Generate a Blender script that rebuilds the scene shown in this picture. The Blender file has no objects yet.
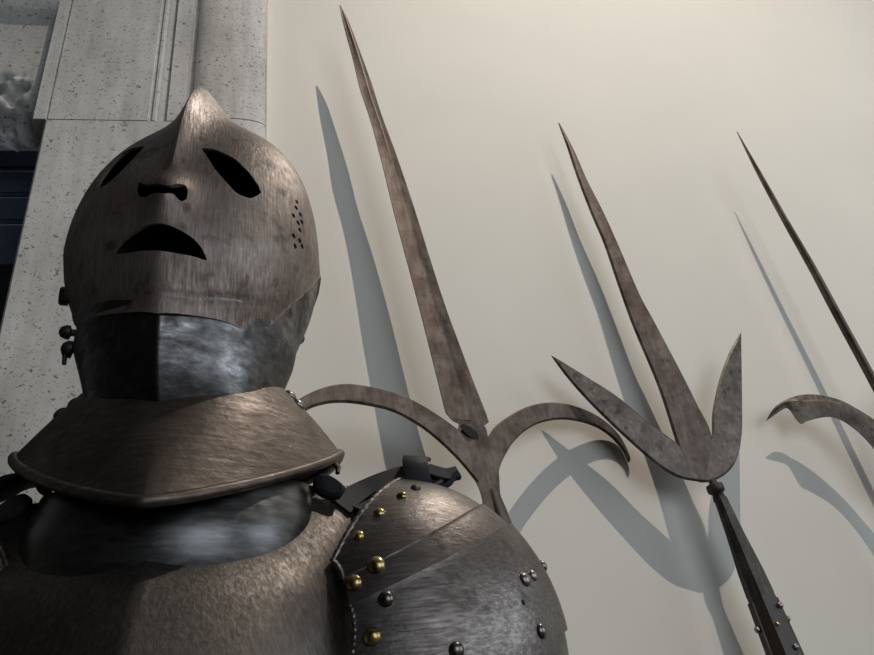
import bpy, bmesh, math, random
import numpy as np
from mathutils import Matrix, Vector

random.seed(4)
scene = bpy.context.scene
COL = scene.collection
PI = math.pi
H = 1.35                                   # eye height of the photographer

# ------------------------------------------------------------------ camera geometry
FPX, CX, CY = 700.0, 437.0, 327.5
_d = np.array([275.5 - CX, -934.0 - CY])
UP = np.array([_d[0], -_d[1], -FPX]); UP /= np.linalg.norm(UP)
_fw = np.array([0, 0, -1.0]); _fh = _fw - UP * (_fw @ UP); _fh /= np.linalg.norm(_fh)
_rt = np.cross(_fh, UP)
_yw = math.radians(11)
ROT = np.array([math.cos(_yw) * _rt + math.sin(_yw) * _fh,
                math.cos(_yw) * _fh - math.sin(_yw) * _rt, UP])
EYE = np.array([0, 0, H])
YW = 1.30                                  # plaster wall


def ray(p):
    v = ROT @ np.array([p[0] - CX, CY - p[1], -FPX])
    return v / np.linalg.norm(v)


def at(p, y):
    r = ray(p)
    return EYE + r * (y / r[1])


def at_plane(p, q, n):
    r = ray(p)
    return EYE + r * (((q - EYE) @ n) / (r @ n))


def proj(w):
    v = (w - EYE) @ ROT
    return np.stack([CX + FPX * v[..., 0] / -v[..., 2], CY - FPX * v[..., 1] / -v[..., 2]], -1)


# ------------------------------------------------------------------ object helpers
def tag(o, label=None, cat=None, group=None, kind=None):
    if label: o['label'] = label
    if cat: o['category'] = cat
    if group: o['group'] = group
    if kind: o['kind'] = kind
    return o


def empty(name, loc, label, cat):
    o = bpy.data.objects.new(name, None)
    COL.objects.link(o)
    o.location = loc
    return tag(o, label, cat)


def link(name, verts, faces, mat, parent=None, smooth=True, sharp=None):
    me = bpy.data.meshes.new(name)
    me.from_pydata([tuple(map(float, v)) for v in verts], [], faces)
    bm = bmesh.new(); bm.from_mesh(me)
    bmesh.ops.remove_doubles(bm, verts=bm.verts, dist=1e-6)
    bmesh.ops.recalc_face_normals(bm, faces=bm.faces)
    if sharp is not None:
        for e in bm.edges:
            if len(e.link_faces) == 2 and e.calc_face_angle(0) > sharp:
                e.smooth = False
    for f_ in bm.faces: f_.smooth = smooth
    bm.to_mesh(me); bm.free()
    o = bpy.data.objects.new(name, me)
    COL.objects.link(o)
    if mat: me.materials.append(mat)
    if parent: adopt(o, parent)
    return o


def adopt(o, parent):
    """parent without moving: vertices are authored in world space"""
    bpy.context.view_layer.update()
    o.parent = parent
    m = world_of(parent)
    o.matrix_parent_inverse = m.inverted()


def world_of(o):
    m = Matrix.LocRotScale(o.location, o.rotation_euler, o.scale)
    if o.parent:
        m = world_of(o.parent) @ o.matrix_parent_inverse @ m
    return m


def grid_faces(nr, nc, wrap=False, off=0):
    fs = []
    for i in range(nr - 1):
        for j in range(nc if wrap else nc - 1):
            k = (j + 1) % nc
            fs.append((off + i * nc + j, off + i * nc + k, off + (i + 1) * nc + k, off + (i + 1) * nc + j))
    return fs


def bake(o):
    dg = bpy.context.evaluated_depsgraph_get()
    dg.update()
    me = bpy.data.meshes.new_from_object(o.evaluated_get(dg))
    old = o.data
    o.modifiers.clear()
    o.data = me
    me.name = o.name
    return o


def shell(name, g, mat, parent=None, t=0.002, wrap=False, offset=-1, rim=0.0, sharp=math.radians(40)):
    """sheet of steel from a grid of points, given real thickness"""
    nr, nc = g.shape[:2]
    o = link(name, g.reshape(-1, 3), grid_faces(nr, nc, wrap), mat, None)
    s = o.modifiers.new('s', 'SOLIDIFY'); s.thickness = t; s.offset = offset
    bake(o)
    bm = bmesh.new(); bm.from_mesh(o.data)
    for e in bm.edges:
        if len(e.link_faces) == 2 and e.calc_face_angle(0) > sharp: e.smooth = False
        else: e.smooth = True
    for f_ in bm.faces: f_.smooth = True
    bm.to_mesh(o.data); bm.free()
    if parent: adopt(o, parent)
    return o


def outward(g, wrap=False):
    return g


def tube(name, pts, r, mat, parent=None, n=10, closed=False):
    pts = [np.array(p, float) for p in pts]
    rr = r if hasattr(r, '__len__') else [r] * len(pts)
    vs, m = [], len(pts)
    prev = None
    for i, p in enumerate(pts):
        a = pts[(i - 1) % m] if closed or i > 0 else p
        b = pts[(i + 1) % m] if closed or i < m - 1 else p
        t = b - a; t /= np.linalg.norm(t) + 1e-12
        ref = prev if prev is not None else (np.array([0, 0, 1.0]) if abs(t[2]) < .9 else np.array([1.0, 0, 0]))
        u = ref - t * (ref @ t); u /= np.linalg.norm(u); prev = u
        w = np.cross(t, u)
        for k in range(n):
            an = 2 * PI * k / n
            vs.append(p + rr[i] * (math.cos(an) * u + math.sin(an) * w))
    fs = grid_faces(m, n, True)
    if closed:
        for k in range(n):
            k2 = (k + 1) % n
            fs.append(((m - 1) * n + k, (m - 1) * n + k2, k2, k))
    else:
        fs.append(tuple(range(n - 1, -1, -1))); fs.append(tuple((m - 1) * n + k for k in range(n)))
    return link(name, vs, fs, mat, parent, True, math.radians(50))


def frame_from(n):
    n = np.array(n, float); n /= np.linalg.norm(n)
    a = np.array([0, 0, 1.0]) if abs(n[2]) < .9 else np.array([1.0, 0, 0])
    u = np.cross(a, n); u /= np.linalg.norm(u)
    return u, np.cross(n, u), n


def lathe_on(name, p, n, prof, mat, parent=None, seg=16):
    """turned shape (list of radius, height) standing at p along n"""
    u, v, n = frame_from(n)
    vs, fs = [], []
    for (r, h) in prof:
        for k in range(seg):
            a = 2 * PI * k / seg
            vs.append(p + u * r * math.cos(a) + v * r * math.sin(a) + n * h)
    fs = grid_faces(len(prof), seg, True)
    fs.append(tuple(range(seg - 1, -1, -1)))
    fs.append(tuple((len(prof) - 1) * seg + k for k in range(seg)))
    return link(name, vs, fs, mat, parent, True, math.radians(50))


def rivet(p, n, r, mat, parent, name='rivet', dome=.62, washer=None):
    prof = [(r * .98, -r * .5), (r, 0)]
    for k in range(1, 7):
        a = k / 6 * PI / 2
        prof.append((max(r * math.cos(a), r * .02), dome * r * math.sin(a)))
    if washer:
        prof = [(r * 1.35, -r * .4), (r * 1.35, r * .08), (r * 1.05, r * .14)] + [(a, b + r * .12) for a, b in prof[1:]]
    return lathe_on(name, p, n, prof, mat, parent, 14)


def box_verts(lo, hi):
    x0, y0, z0 = lo; x1, y1, z1 = hi
    v = [(x0, y0, z0), (x1, y0, z0), (x1, y1, z0), (x0, y1, z0), (x0, y0, z1), (x1, y0, z1), (x1, y1, z1), (x0, y1, z1)]
    f = [(0, 3, 2, 1), (4, 5, 6, 7), (0, 1, 5, 4), (1, 2, 6, 5), (2, 3, 7, 6), (3, 0, 4, 7)]
    return v, f


def boxes(name, bl, mat, parent=None, bevel=0):
    vs, fs = [], []
    for lo, hi in bl:
        v, f_ = box_verts(lo, hi); o = len(vs)
        vs += v; fs += [tuple(o + i for i in q) for q in f_]
    me = bpy.data.meshes.new(name); me.from_pydata(vs, [], fs)
    if bevel:
        bm = bmesh.new(); bm.from_mesh(me)
        bmesh.ops.bevel(bm, geom=list(bm.edges), offset=bevel, segments=2, affect='EDGES')
        bm.to_mesh(me); bm.free()
    ob = bpy.data.objects.new(name, me); COL.objects.link(ob); me.materials.append(mat)
    if parent: adopt(ob, parent)
    return ob


def smooth_poly(pts, n, closed=False):
    """Catmull-Rom resampling of a polyline, even in arc length"""
    P = [np.array(p, float) for p in pts]; m = len(P)
    out = []
    seg = m if closed else m - 1
    for i in range(seg):
        p0 = P[(i - 1) % m] if closed or i > 0 else P[0] * 2 - P[1]
        p1, p2 = P[i], P[(i + 1) % m]
        p3 = P[(i + 2) % m] if closed or i < m - 2 else P[-1] * 2 - P[-2]
        for k in range(12):
            t = k / 12
            out.append(.5 * (2 * p1 + (p2 - p0) * t + (2 * p0 - 5 * p1 + 4 * p2 - p3) * t * t + (3 * p1 - p0 - 3 * p2 + p3) * t ** 3))
    if not closed: out.append(P[-1])
    out = np.array(out)
    if closed: out = np.vstack([out, out[:1]])
    L = np.concatenate([[0], np.cumsum(np.linalg.norm(np.diff(out, axis=0), axis=1))])
    s = np.linspace(0, L[-1], n + (1 if closed else 0))
    r = np.stack([np.interp(s, L, out[:, k]) for k in range(out.shape[1])], 1)
    return r[:-1] if closed else r


# ------------------------------------------------------------------ materials
def new_mat(name):
    m = bpy.data.materials.new(name); m.use_nodes = True
    nt = m.node_tree
    return m, nt, nt.nodes['Principled BSDF']


def N(nt, t, **kw):
    n = nt.nodes.new(t)
    for k, v in kw.items():
        if hasattr(n, k) and k not in n.inputs: setattr(n, k, v)
        else: n.inputs[k].default_value = v
    return n


def ramp(nt, stops):
    r = nt.nodes.new('ShaderNodeValToRGB')
    els = r.color_ramp.elements
    while len(els) < len(stops): els.new(.5)
    for e, (p, c) in zip(els, stops):
        e.position = p; e.color = (*c, 1) if len(c) == 3 else c
    return r


def L_(nt, a, b): nt.links.new(a, b)


def coords(nt, scale=(1, 1, 1), rot=(0, 0, 0)):
    tc = nt.nodes.new('ShaderNodeTexCoord'); mp = nt.nodes.new('ShaderNodeMapping')
    mp.inputs['Scale'].default_value = scale; mp.inputs['Rotation'].default_value = rot
    L_(nt, tc.outputs['Object'], mp.inputs['Vector'])
    return mp.outputs['Vector']


def steel(name, dark, mid, light, rough=(.3, .5), metal=1.0, scratch=(60, 60, 6), bump=.15, rot=(0, 0, 0), patina=9.0, pits=0.0):
    m, nt, b = new_mat(name)
    v1 = coords(nt); v2 = coords(nt, scratch, rot)
    n1 = N(nt, 'ShaderNodeTexNoise', Scale=patina, Detail=8.0, Roughness=.65); L_(nt, v1, n1.inputs['Vector'])
    n2 = N(nt, 'ShaderNodeTexNoise', Scale=4.0, Detail=6.0, Roughness=.7); L_(nt, v2, n2.inputs['Vector'])
    n3 = N(nt, 'ShaderNodeTexNoise', Scale=140.0, Detail=3.0, Roughness=.6); L_(nt, v1, n3.inputs['Vector'])
    mx = N(nt, 'ShaderNodeMath', operation='MULTIPLY_ADD'); mx.inputs[1].default_value = .45; mx.inputs[2].default_value = 0
    L_(nt, n2.outputs['Fac'], mx.inputs[0])
    ad = N(nt, 'ShaderNodeMath', operation='MULTIPLY_ADD'); ad.inputs[1].default_value = .55
    L_(nt, n1.outputs['Fac'], ad.inputs[0]); L_(nt, mx.outputs[0], ad.inputs[2])
    rp = ramp(nt, [(.39, dark), (.5, mid), (.61, light)]); L_(nt, ad.outputs[0], rp.inputs['Fac'])
    colour = rp.outputs['Color']
    if pits:
        vo = N(nt, 'ShaderNodeTexNoise', Scale=55.0, Detail=2.0); L_(nt, v1, vo.inputs['Vector'])
        pr = ramp(nt, [(.60, (0, 0, 0)), (.72, (1, 1, 1))]); L_(nt, vo.outputs['Fac'], pr.inputs['Fac'])
        mm = N(nt, 'ShaderNodeMath', operation='MULTIPLY'); mm.inputs[1].default_value = pits; L_(nt, pr.outputs['Color'], mm.inputs[0])
        mi = N(nt, 'ShaderNodeMix', data_type='RGBA'); L_(nt, mm.outputs[0], mi.inputs[0])
        L_(nt, colour, mi.inputs[6]); mi.inputs[7].default_value = (.016, .012, .010, 1)
        colour = mi.outputs[2]
    L_(nt, colour, b.inputs['Base Color'])
    b.inputs['Metallic'].default_value = metal
    mr = N(nt, 'ShaderNodeMapRange'); mr.inputs['From Min'].default_value = .37; mr.inputs['From Max'].default_value = .63
    mr.inputs['To Min'].default_value = rough[0]; mr.inputs['To Max'].default_value = rough[1]
    L_(nt, ad.outputs[0], mr.inputs['Value']); L_(nt, mr.outputs[0], b.inputs['Roughness'])
    hs = N(nt, 'ShaderNodeMath', operation='ADD'); L_(nt, n2.outputs['Fac'], hs.inputs[0]); L_(nt, n3.outputs['Fac'], hs.inputs[1])
    bp = N(nt, 'ShaderNodeBump', Strength=bump, Distance=.0012); L_(nt, hs.outputs[0], bp.inputs['Height'])
    L_(nt, bp.outputs['Normal'], b.inputs['Normal'])
    return m


def plain(name, c, rough=.6, metal=0.0, noise=.12, scale=30, bump=.1):
    m, nt, b = new_mat(name)
    v = coords(nt)
    n = N(nt, 'ShaderNodeTexNoise', Scale=float(scale), Detail=6.0, Roughness=.6); L_(nt, v, n.inputs['Vector'])
    rp = ramp(nt, [(.3, tuple(x * (1 - noise) for x in c)), (.7, tuple(min(1, x * (1 + noise)) for x in c))])
    L_(nt, n.outputs['Fac'], rp.inputs['Fac']); L_(nt, rp.outputs['Color'], b.inputs['Base Color'])
    b.inputs['Roughness'].default_value = rough; b.inputs['Metallic'].default_value = metal
    bp = N(nt, 'ShaderNodeBump', Strength=bump, Distance=.001); L_(nt, n.outputs['Fac'], bp.inputs['Height'])
    L_(nt, bp.outputs['Normal'], b.inputs['Normal'])
    return m


def stone_mat():
    m, nt, b = new_mat('pitted_stone')
    v = coords(nt)
    vs = coords(nt, (14, 14, 1.6))
    n1 = N(nt, 'ShaderNodeTexNoise', Scale=5.0, Detail=9.0, Roughness=.7); L_(nt, v, n1.inputs['Vector'])
    n2 = N(nt, 'ShaderNodeTexNoise', Scale=3.0, Detail=5.0); L_(nt, vs, n2.inputs['Vector'])
    ad = N(nt, 'ShaderNodeMath', operation='MULTIPLY_ADD'); ad.inputs[1].default_value = .4
    L_(nt, n2.outputs['Fac'], ad.inputs[0])
    m6 = N(nt, 'ShaderNodeMath', operation='MULTIPLY'); m6.inputs[1].default_value = .6; L_(nt, n1.outputs['Fac'], m6.inputs[0])
    L_(nt, m6.outputs[0], ad.inputs[2])
    rp = ramp(nt, [(.30, STONE[0]), (.5, STONE[1]), (.7, STONE[2])]); L_(nt, ad.outputs[0], rp.inputs['Fac'])
    col = rp.outputs['Color']
    hts = []
    for sc, lo, hi, st in ((90.0, .65, .71, .62), (38.0, .69, .74, .55), (170.0, .61, .68, .55)):
        vv = coords(nt, (1, 1, 1.2), (0, .3 * sc, .1 * sc))
        pn = N(nt, 'ShaderNodeTexNoise', Scale=sc, Detail=2.0, Roughness=.5); L_(nt, vv, pn.inputs['Vector'])
        pr = ramp(nt, [(lo, (0, 0, 0)), (hi, (1, 1, 1))]); L_(nt, pn.outputs['Fac'], pr.inputs['Fac'])
        mm = N(nt, 'ShaderNodeMath', operation='MULTIPLY'); mm.inputs[1].default_value = st; L_(nt, pr.outputs['Color'], mm.inputs[0])
        mi = N(nt, 'ShaderNodeMix', data_type='RGBA'); L_(nt, mm.outputs[0], mi.inputs[0])
        L_(nt, col, mi.inputs[6]); mi.inputs[7].default_value = (.05, .045, .04, 1)
        col = mi.outputs[2]; hts.append(mm)
    L_(nt, col, b.inputs['Base Color'])
    b.inputs['Roughness'].default_value = .85
    h1 = N(nt, 'ShaderNodeMath', operation='ADD'); L_(nt, hts[0].outputs[0], h1.inputs[0]); L_(nt, hts[1].outputs[0], h1.inputs[1])
    h2 = N(nt, 'ShaderNodeMath', operation='SUBTRACT'); L_(nt, ad.outputs[0], h2.inputs[0]); L_(nt, h1.outputs[0], h2.inputs[1])
    bp = N(nt, 'ShaderNodeBump', Strength=.5, Distance=.003); L_(nt, h2.outputs[0], bp.inputs['Height'])
    L_(nt, bp.outputs['Normal'], b.inputs['Normal'])
    return m


STONE = ((.31, .297, .275), (.47, .453, .424), (.62, .602, .57))
M = {}
M['plaster'] = plain('cream_plaster', (.66, .625, .555), .75, 0, .025, 3, .04)
M['plaster_room'] = plain('room_plaster', (.55, .52, .47), .9, 0, .03, 4, .05)
M['ceiling'] = plain('ceiling_plaster', (.60, .58, .54), .9, 0, .03, 4, .05)
M['panel'] = plain('dark_wall_panelling', (.045, .034, .026), .6, 0, .25, 5, .1)
M['floor'] = plain('dark_oak_boards', (.085, .055, .035), .5, 0, .3, 6, .1)
M['stone'] = stone_mat()
M['helmet'] = steel('brown_helmet_steel', (.115, .084, .066), (.195, .152, .126), (.29, .245, .215), (.60, .38), .72, (150, 60, 10), .34, (0, .25, 0), 11, .6)
M['bevor'] = steel('polished_blue_steel', (.045, .042, .040), (.10, .096, .092), (.20, .195, .19), (.50, .26), 1, (14, 14, 40), .16, (0, 0, 0), 24, .7)
M['collar'] = steel('brown_collar_steel', (.065, .049, .039), (.115, .09, .074), (.19, .158, .135), (.56, .34), .92, (10, 14, 70), .34, (0, .1, 0), 9, .3)
M['gorget'] = steel('dark_polished_steel', (.09, .088, .086), (.15, .147, .144), (.22, .217, .213), (.26, .40), 1, (10, 10, 50), .06, (0, 0, 0), 8, .2)
M['breast'] = steel('brushed_breast_steel', (.055, .044, .037), (.105, .088, .076), (.20, .175, .155), (.56, .34), .92, (100, 100, 3), .24, (0, .03, 0), 8, .25)
M['pauldron'] = steel('scratched_shoulder_steel', (.085, .07, .062), (.155, .133, .12), (.27, .245, .23), (.48, .28), .95, (8, 130, 130), .28, (0, .55, 0), 10, .5)
M['iron'] = steel('brown_forged_iron', (.060, .044, .035), (.105, .081, .066), (.17, .136, .115), (.45, .62), .75, (20, 20, 5), .28, (0, -.2, 0), 22, .4)
M['iron_dark'] = steel('dark_forged_iron', (.03, .026, .023), (.06, .052, .046), (.11, .095, .083), (.42, .6), .8, (30, 30, 8), .3, (0, -.2, 0), 20, .4)
M['iron_hook'] = steel('grey_pitted_iron', (.065, .052, .043), (.110, .092, .079), (.18, .155, .137), (.42, .58), .75, (30, 30, 20), .4, (0, 0, 0), 30, .6)
M['rivet'] = steel('rivet_steel', (.10, .088, .078), (.18, .16, .145), (.30, .28, .26), (.25, .4), 1, (20, 20, 20), .1)
M['brass'] = steel('old_brass', (.20, .14, .055), (.38, .28, .115), (.56, .44, .21), (.22, .36), 1, (30, 30, 30), .15, (0, 0, 0), 60)
M['leather'] = plain('black_leather', (.010, .010, .011), .62, 0, .3, 60, .5)
M['leather'].node_tree.nodes['Principled BSDF'].inputs['Specular IOR Level'].default_value = .22
M['wood'] = plain('dark_shaft_wood', (.032, .022, .016), .45, 0, .35, 18, .4)
M['black_and_dark'] = plain('black_and_painted_dark', (.006, .006, .006), .9, 0, .2, 30, .1)  # black for fixture parts, and for the painted dark of holes and void
M['shutter'] = plain('dark_blue_shutter_paint', (.045, .060, .085), .5, 0, .15, 20, .1)
M['frame'] = plain('white_window_paint', (.7, .7, .68), .5, 0, .03, 10, .05)

# ------------------------------------------------------------------ the room
X0, X1, Y0, ZC = -3.2, 4.6, -3.4, 7.3
pil_front = 1.25
xr = at((265.5, 80), pil_front)[0]          # right edge of the stone jamb
xl = at((44, 120), pil_front)[0]            # left edge of the lower block
zj = at((100, 120), pil_front)[2]           # level of the joint


def struct(name, bl, mat, bevel=0):
    o = boxes(name, bl, mat, None, bevel)
    o['kind'] = 'structure'
    return o


struct('floor', [((X0, Y0, -.1), (X1, 2.0, 0))], M['floor'])
struct('ceiling', [((X0, Y0, ZC), (X1, 2.0, ZC + .1))], M['ceiling'])
struct('wall_back', [((xr - .25, YW, 0), (X1, YW + .12, ZC)), ((X0, 1.95, 0), (xr - .13, 2.07, ZC)),
                     ((X0, YW, 0), (-1.9, 1.96, ZC))], M['plaster'])
struct('wall_left', [((X0 - .1, Y0, 0), (X0, 2.0, ZC))], M['panel'])
WX0, WX1, WZ0, WZ1 = .7, 3.5, 1.1, 3.7      # tall windows in the front and right walls, behind the photographer
struct('wall_front', [((X0, Y0 - .2, 0), (WX0, Y0, ZC)), ((WX1, Y0 - .2, 0), (X1 + .2, Y0, ZC)),
                      ((WX0, Y0 - .2, 0), (WX1, Y0, WZ0)), ((WX0, Y0 - .2, WZ1), (WX1, Y0, ZC))], M['panel'])
VY0, VY1 = -2.7, .1
struct('wall_right', [((X1, Y0, 0), (X1 + .2, VY0, ZC)), ((X1, VY1, 0), (X1 + .2, 2.0, ZC)),
                      ((X1, VY0, 0), (X1 + .2, VY1, WZ0)), ((X1, VY0, WZ1), (X1 + .2, VY1, ZC))], M['plaster_room'])


def window_frame(name, a0, a1, fix):
    bl = []
    m_ = (a0 + a1) / 2
    for u0, u1, v0, v1 in ((a0, a0 + .06, WZ0, WZ1), (a1 - .06, a1, WZ0, WZ1), (m_ - .035, m_ + .035, WZ0, WZ1),
                           (a0, a1, WZ0, WZ0 + .06), (a0, a1, WZ1 - .06, WZ1), (a0, a1, 2.6, 2.65)):
        bl.append((fix(u0, .06, v0), fix(u1, .12, v1)))
    bl = [(tuple(min(p, q) for p, q in zip(lo, hi)), tuple(max(p, q) for p, q in zip(lo, hi))) for lo, hi in bl]
    struct(name, bl, M['frame'])


window_frame('window_1', WX0, WX1, lambda u, d, z: (u, Y0 - d, z))
window_frame('window_2', VY0, VY1, lambda u, d, z: (X1 + d, u, z))
wm = (WX0 + WX1) / 2


# stone jamb: moulded profile pulled straight up
def extrude_profile(name, prof, z0, z1, mat, back, nz=2):
    n = len(prof); vs = []; fs = []
    full = [tuple(p) for p in prof] + [(prof[-1][0], back), (prof[0][0], back)]
    k = len(full)
    for z in (z0, z1):
        vs += [(x, y, z) for x, y in full]
    for i in range(k):
        j = (i + 1) % k
        fs.append((i, j, k + j, k + i))
    fs.append(tuple(range(k - 1, -1, -1))); fs.append(tuple(range(k, 2 * k)))
    o = link(name, vs, fs, mat, None, True, math.radians(25))
    o['kind'] = 'structure'
    return o


def xs(px, y=62, d=pil_front): return at((px, y), d)[0]


def vgroove(x, w, d): return [(x - w, pil_front), (x - w * .3, pil_front + d), (x + w * .3, pil_front + d), (x + w, pil_front)]


x_out = xl - .030
xD, xRoll = xs(188.5), xs(194)
roll = []
xe = xr
rc = (xRoll + xe) / 2; rw = (xe - xRoll) / 2
for k in range(15):
    a = PI - k / 14 * PI
    roll.append((rc + rw * math.cos(a), pil_front + .018 - .030 * math.sin(a) ** .8))
right_prof = ([(xs(156) - .004, pil_front)] + vgroove(xs(157), .004, .007)[1:] +
              [(xs(161), pil_front), (xs(163), pil_front + .004), (xs(166), pil_front + .004)] +
              [(xs(167.5), pil_front + .012), (xs(170), pil_front + .012), (xs(172.5), pil_front)] +
              [(xD, pil_front), (xD + .001, pil_front + .026), (xRoll, pil_front + .026)] + roll[1:] + [(xe, YW + .0)])
up_prof = [(x_out, pil_front + .06), (x_out, pil_front + .012), (x_out + .006, pil_front)] + vgroove(xl + .004, .003, .008) + right_prof
extrude_profile('trim_1', up_prof, zj + .0015, ZC, M['stone'], YW + .10)
lo_prof = [(xl, YW + .05), (xl, pil_front + .006), (xl + .006, pil_front)] + [(xs(163), pil_front)] + [(xD, pil_front), (xD + .001, pil_front + .02), (xRoll, pil_front + .02)] + roll[1:] + [(xe, YW)]
extrude_profile('trim_2', lo_prof, 0, zj - .0015, M['stone'], YW + .10)
boxes('trim_3', [((xl + .006, pil_front + .006, zj - .0016), (xr - .01, YW + .05, zj + .0016))], plain('dark_joint_mortar', (.10, .095, .09), .9))['kind'] = 'structure'

# carved corbel block set back on the left of the jamb, above the niche
cb = []
zb0 = zj + .045
nx, nz = 130, 190
cx0, cx1 = -1.92, x_out + .01
g = np.zeros((nz, nx, 3))
rs = np.random.RandomState(3)
bumps = [(rs.uniform(x_out - .13, x_out - .04), zb0 + rs.uniform(.0, .13), rs.uniform(.006, .014), rs.uniform(-.012, .022)) for _ in range(90)]
zled = at((20, 9), pil_front)[2]
for i in range(nz):
    for j in range(nx):
        x = cx1 - (cx1 - cx0) * (1 - j / (nx - 1)) ** 2.6; z = zb0 + (ZC - zb0) * (i / (nz - 1)) ** 2.6
        y = pil_front + .032
        if z > zled: y -= .022 * min(1, (z - zled) / .008)                  # projecting ledge on top
        if z > zled + .03: y -= .010 * min(1, (z - zled - .03) / .006)
        y += .10 * max(0, 1 - (z - zb0) / .12) ** 2                          # undercut foot
        car = min(1, max(0, (x_out - .025 - x) / .03))
        for bx, bz, br, bd in bumps:
            y += car * bd * math.exp(-((x - bx) ** 2 + (z - bz) ** 2) / br ** 2)
        g[i, j] = (x, y, z)
vs = list(g.reshape(-1, 3)); n0 = len(vs)
bk = g.copy(); bk[..., 1] = 1.40
vs += list(bk.reshape(-1, 3))
fs = grid_faces(nz, nx) + [tuple(n0 + k for k in q[::-1]) for q in grid_faces(nz, nx)]
ring = [i * nx for i in range(nz)]
for a, b in zip(ring, ring[1:]): fs.append((a, b, n0 + b, n0 + a))
ring = [i * nx + nx - 1 for i in range(nz)]
for a, b in zip(ring, ring[1:]): fs.append((b, a, n0 + a, n0 + b))
for j in range(nx - 1): fs.append((j + 1, j, n0 + j, n0 + j + 1)); k = (nz - 1) * nx + j; fs.append((k, k + 1, n0 + k + 1, n0 + k))
link('trim_4', vs, fs, M['stone'], None, True, math.radians(50))['kind'] = 'structure'

# shutter in the dark niche
sh = empty('slatted_shutter', (-1.2, 1.52, 0), 'dark blue slatted shutter in the shadowed niche left of the stone jamb', 'shutter')
zs0 = at((10, 247), 1.5)[2]
boxes('shutter_frame', [((-1.85, 1.50, 0), (-1.78, 1.56, zb0 + .2)), ((-.60, 1.50, 0), (-.53, 1.56, zb0 + .2)), ((-1.78, 1.50, zs0 - .05), (-.60, 1.55, zs0))], M['shutter'], sh)
boxes('void_dark_sheet', [((-1.78, 1.535, 0), (-.60, 1.55, zs0 - .05))], M['black_and_dark'], sh)  # black sheet stands in for the unlit void below the slats
for k in range(6):
    z = zs0 + .004 + k * .088
    boxes('slat', [((-1.78, 1.515, z), (-.60, 1.535, z + .078))], M['shutter'], sh, .005)

# ------------------------------------------------------------------ pole weapons
LAMP = np.array([1.45, -1.0, 5.35 + H])


def plane3(a, b, c):
    n = np.cross(b - a, c - a); n /= np.linalg.norm(n)
    if n[1] > 0: n = -n
    return a, n


def blade(name, left, right, pl, mat, parent, t=.006, n=48, ridge=.5, edge=.0012, label=None, flat=False):
    """two outlines (pixels, tip first) laid in the weapon's own plane, lofted with a raised medial ridge"""
    q, nn = pl
    Ls = smooth_poly([at_plane(p, q, nn) for p in left], n)
    Rs = smooth_poly([at_plane(p, q, nn) for p in right], n)
    vs = []
    for i in range(n):
        l, r = Ls[i], Rs[i]
        w = np.linalg.norm(r - l)
        mid = l * (1 - ridge) + r * ridge
        tt = min(t, w * .33 + .0004); ee = min(edge, tt * .5)
        q1 = l * .5 + mid * .5; q2 = r * .5 + mid * .5; k1 = .5
        if flat:
            bw = min(.004, w * .3) / (w + 1e-9); q1 = l * (1 - bw) + r * bw; q2 = r * (1 - bw) + l * bw; k1 = .96
        sec = [l + nn * ee, q1 + nn * tt * k1, mid - (r - l) / (w + 1e-9) * min(.0015, w * .05) + nn * tt, mid + (r - l) / (w + 1e-9) * min(.0015, w * .05) + nn * tt, q2 + nn * tt * k1, r + nn * ee,
               r - nn * ee, mid - nn * tt, l - nn * ee]
        vs += sec
    k = 9
    fs = grid_faces(n, k, True)
    fs.append(tuple(range(k - 1, -1, -1))); fs.append(tuple((n - 1) * k + i for i in range(k)))
    o = link(name, vs, fs, mat, parent, True, math.radians(14))
    if label: o['label'] = label
    return o


def shaft_pts(a, b, zend=0.0):
    d = (b - a) / np.linalg.norm(b - a)
    t = (zend - a[2]) / d[2]
    return a, a + d * t, d


# --- winged spear behind the armour's shoulder
A1 = at((340, 8), YW - .109); B1 = at((494, 512), YW - .130); C1 = at((628.5, 462), YW - .012)
pl1 = plane3(A1, B1, C1)
ft = B1 + (B1 - A1) * ((0 - B1[2]) / (B1[2] - A1[2]) * -1) * -1
s0, s1, ax1 = shaft_pts(at_plane((495, 500), *pl1), at_plane((495, 500), *pl1) + (at_plane((478, 440), *pl1) - at_plane((372, 110), *pl1)))
w1 = empty('winged_spear', (s1[0], s1[1], 0), 'tall brown iron spear with two curved wings, standing behind the armour shoulder', 'polearm')
blade('blade', [(339.3, 5.5), (345, 30.5), (352.6, 58), (360, 88.6), (371, 122), (381.7, 162), (393.6, 211), (405.8, 257), (418, 303), (430, 350), (438, 382), (446.5, 415), (451, 419)],
      [(340.5, 5.5), (349.6, 24.4), (360, 52), (371, 82.5), (381.7, 116), (395.4, 153), (413, 205), (428, 253), (444, 303), (460, 347), (474, 384), (488.5, 422), (484, 426)], pl1, M['iron'], w1, .009, 70, .5)
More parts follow.
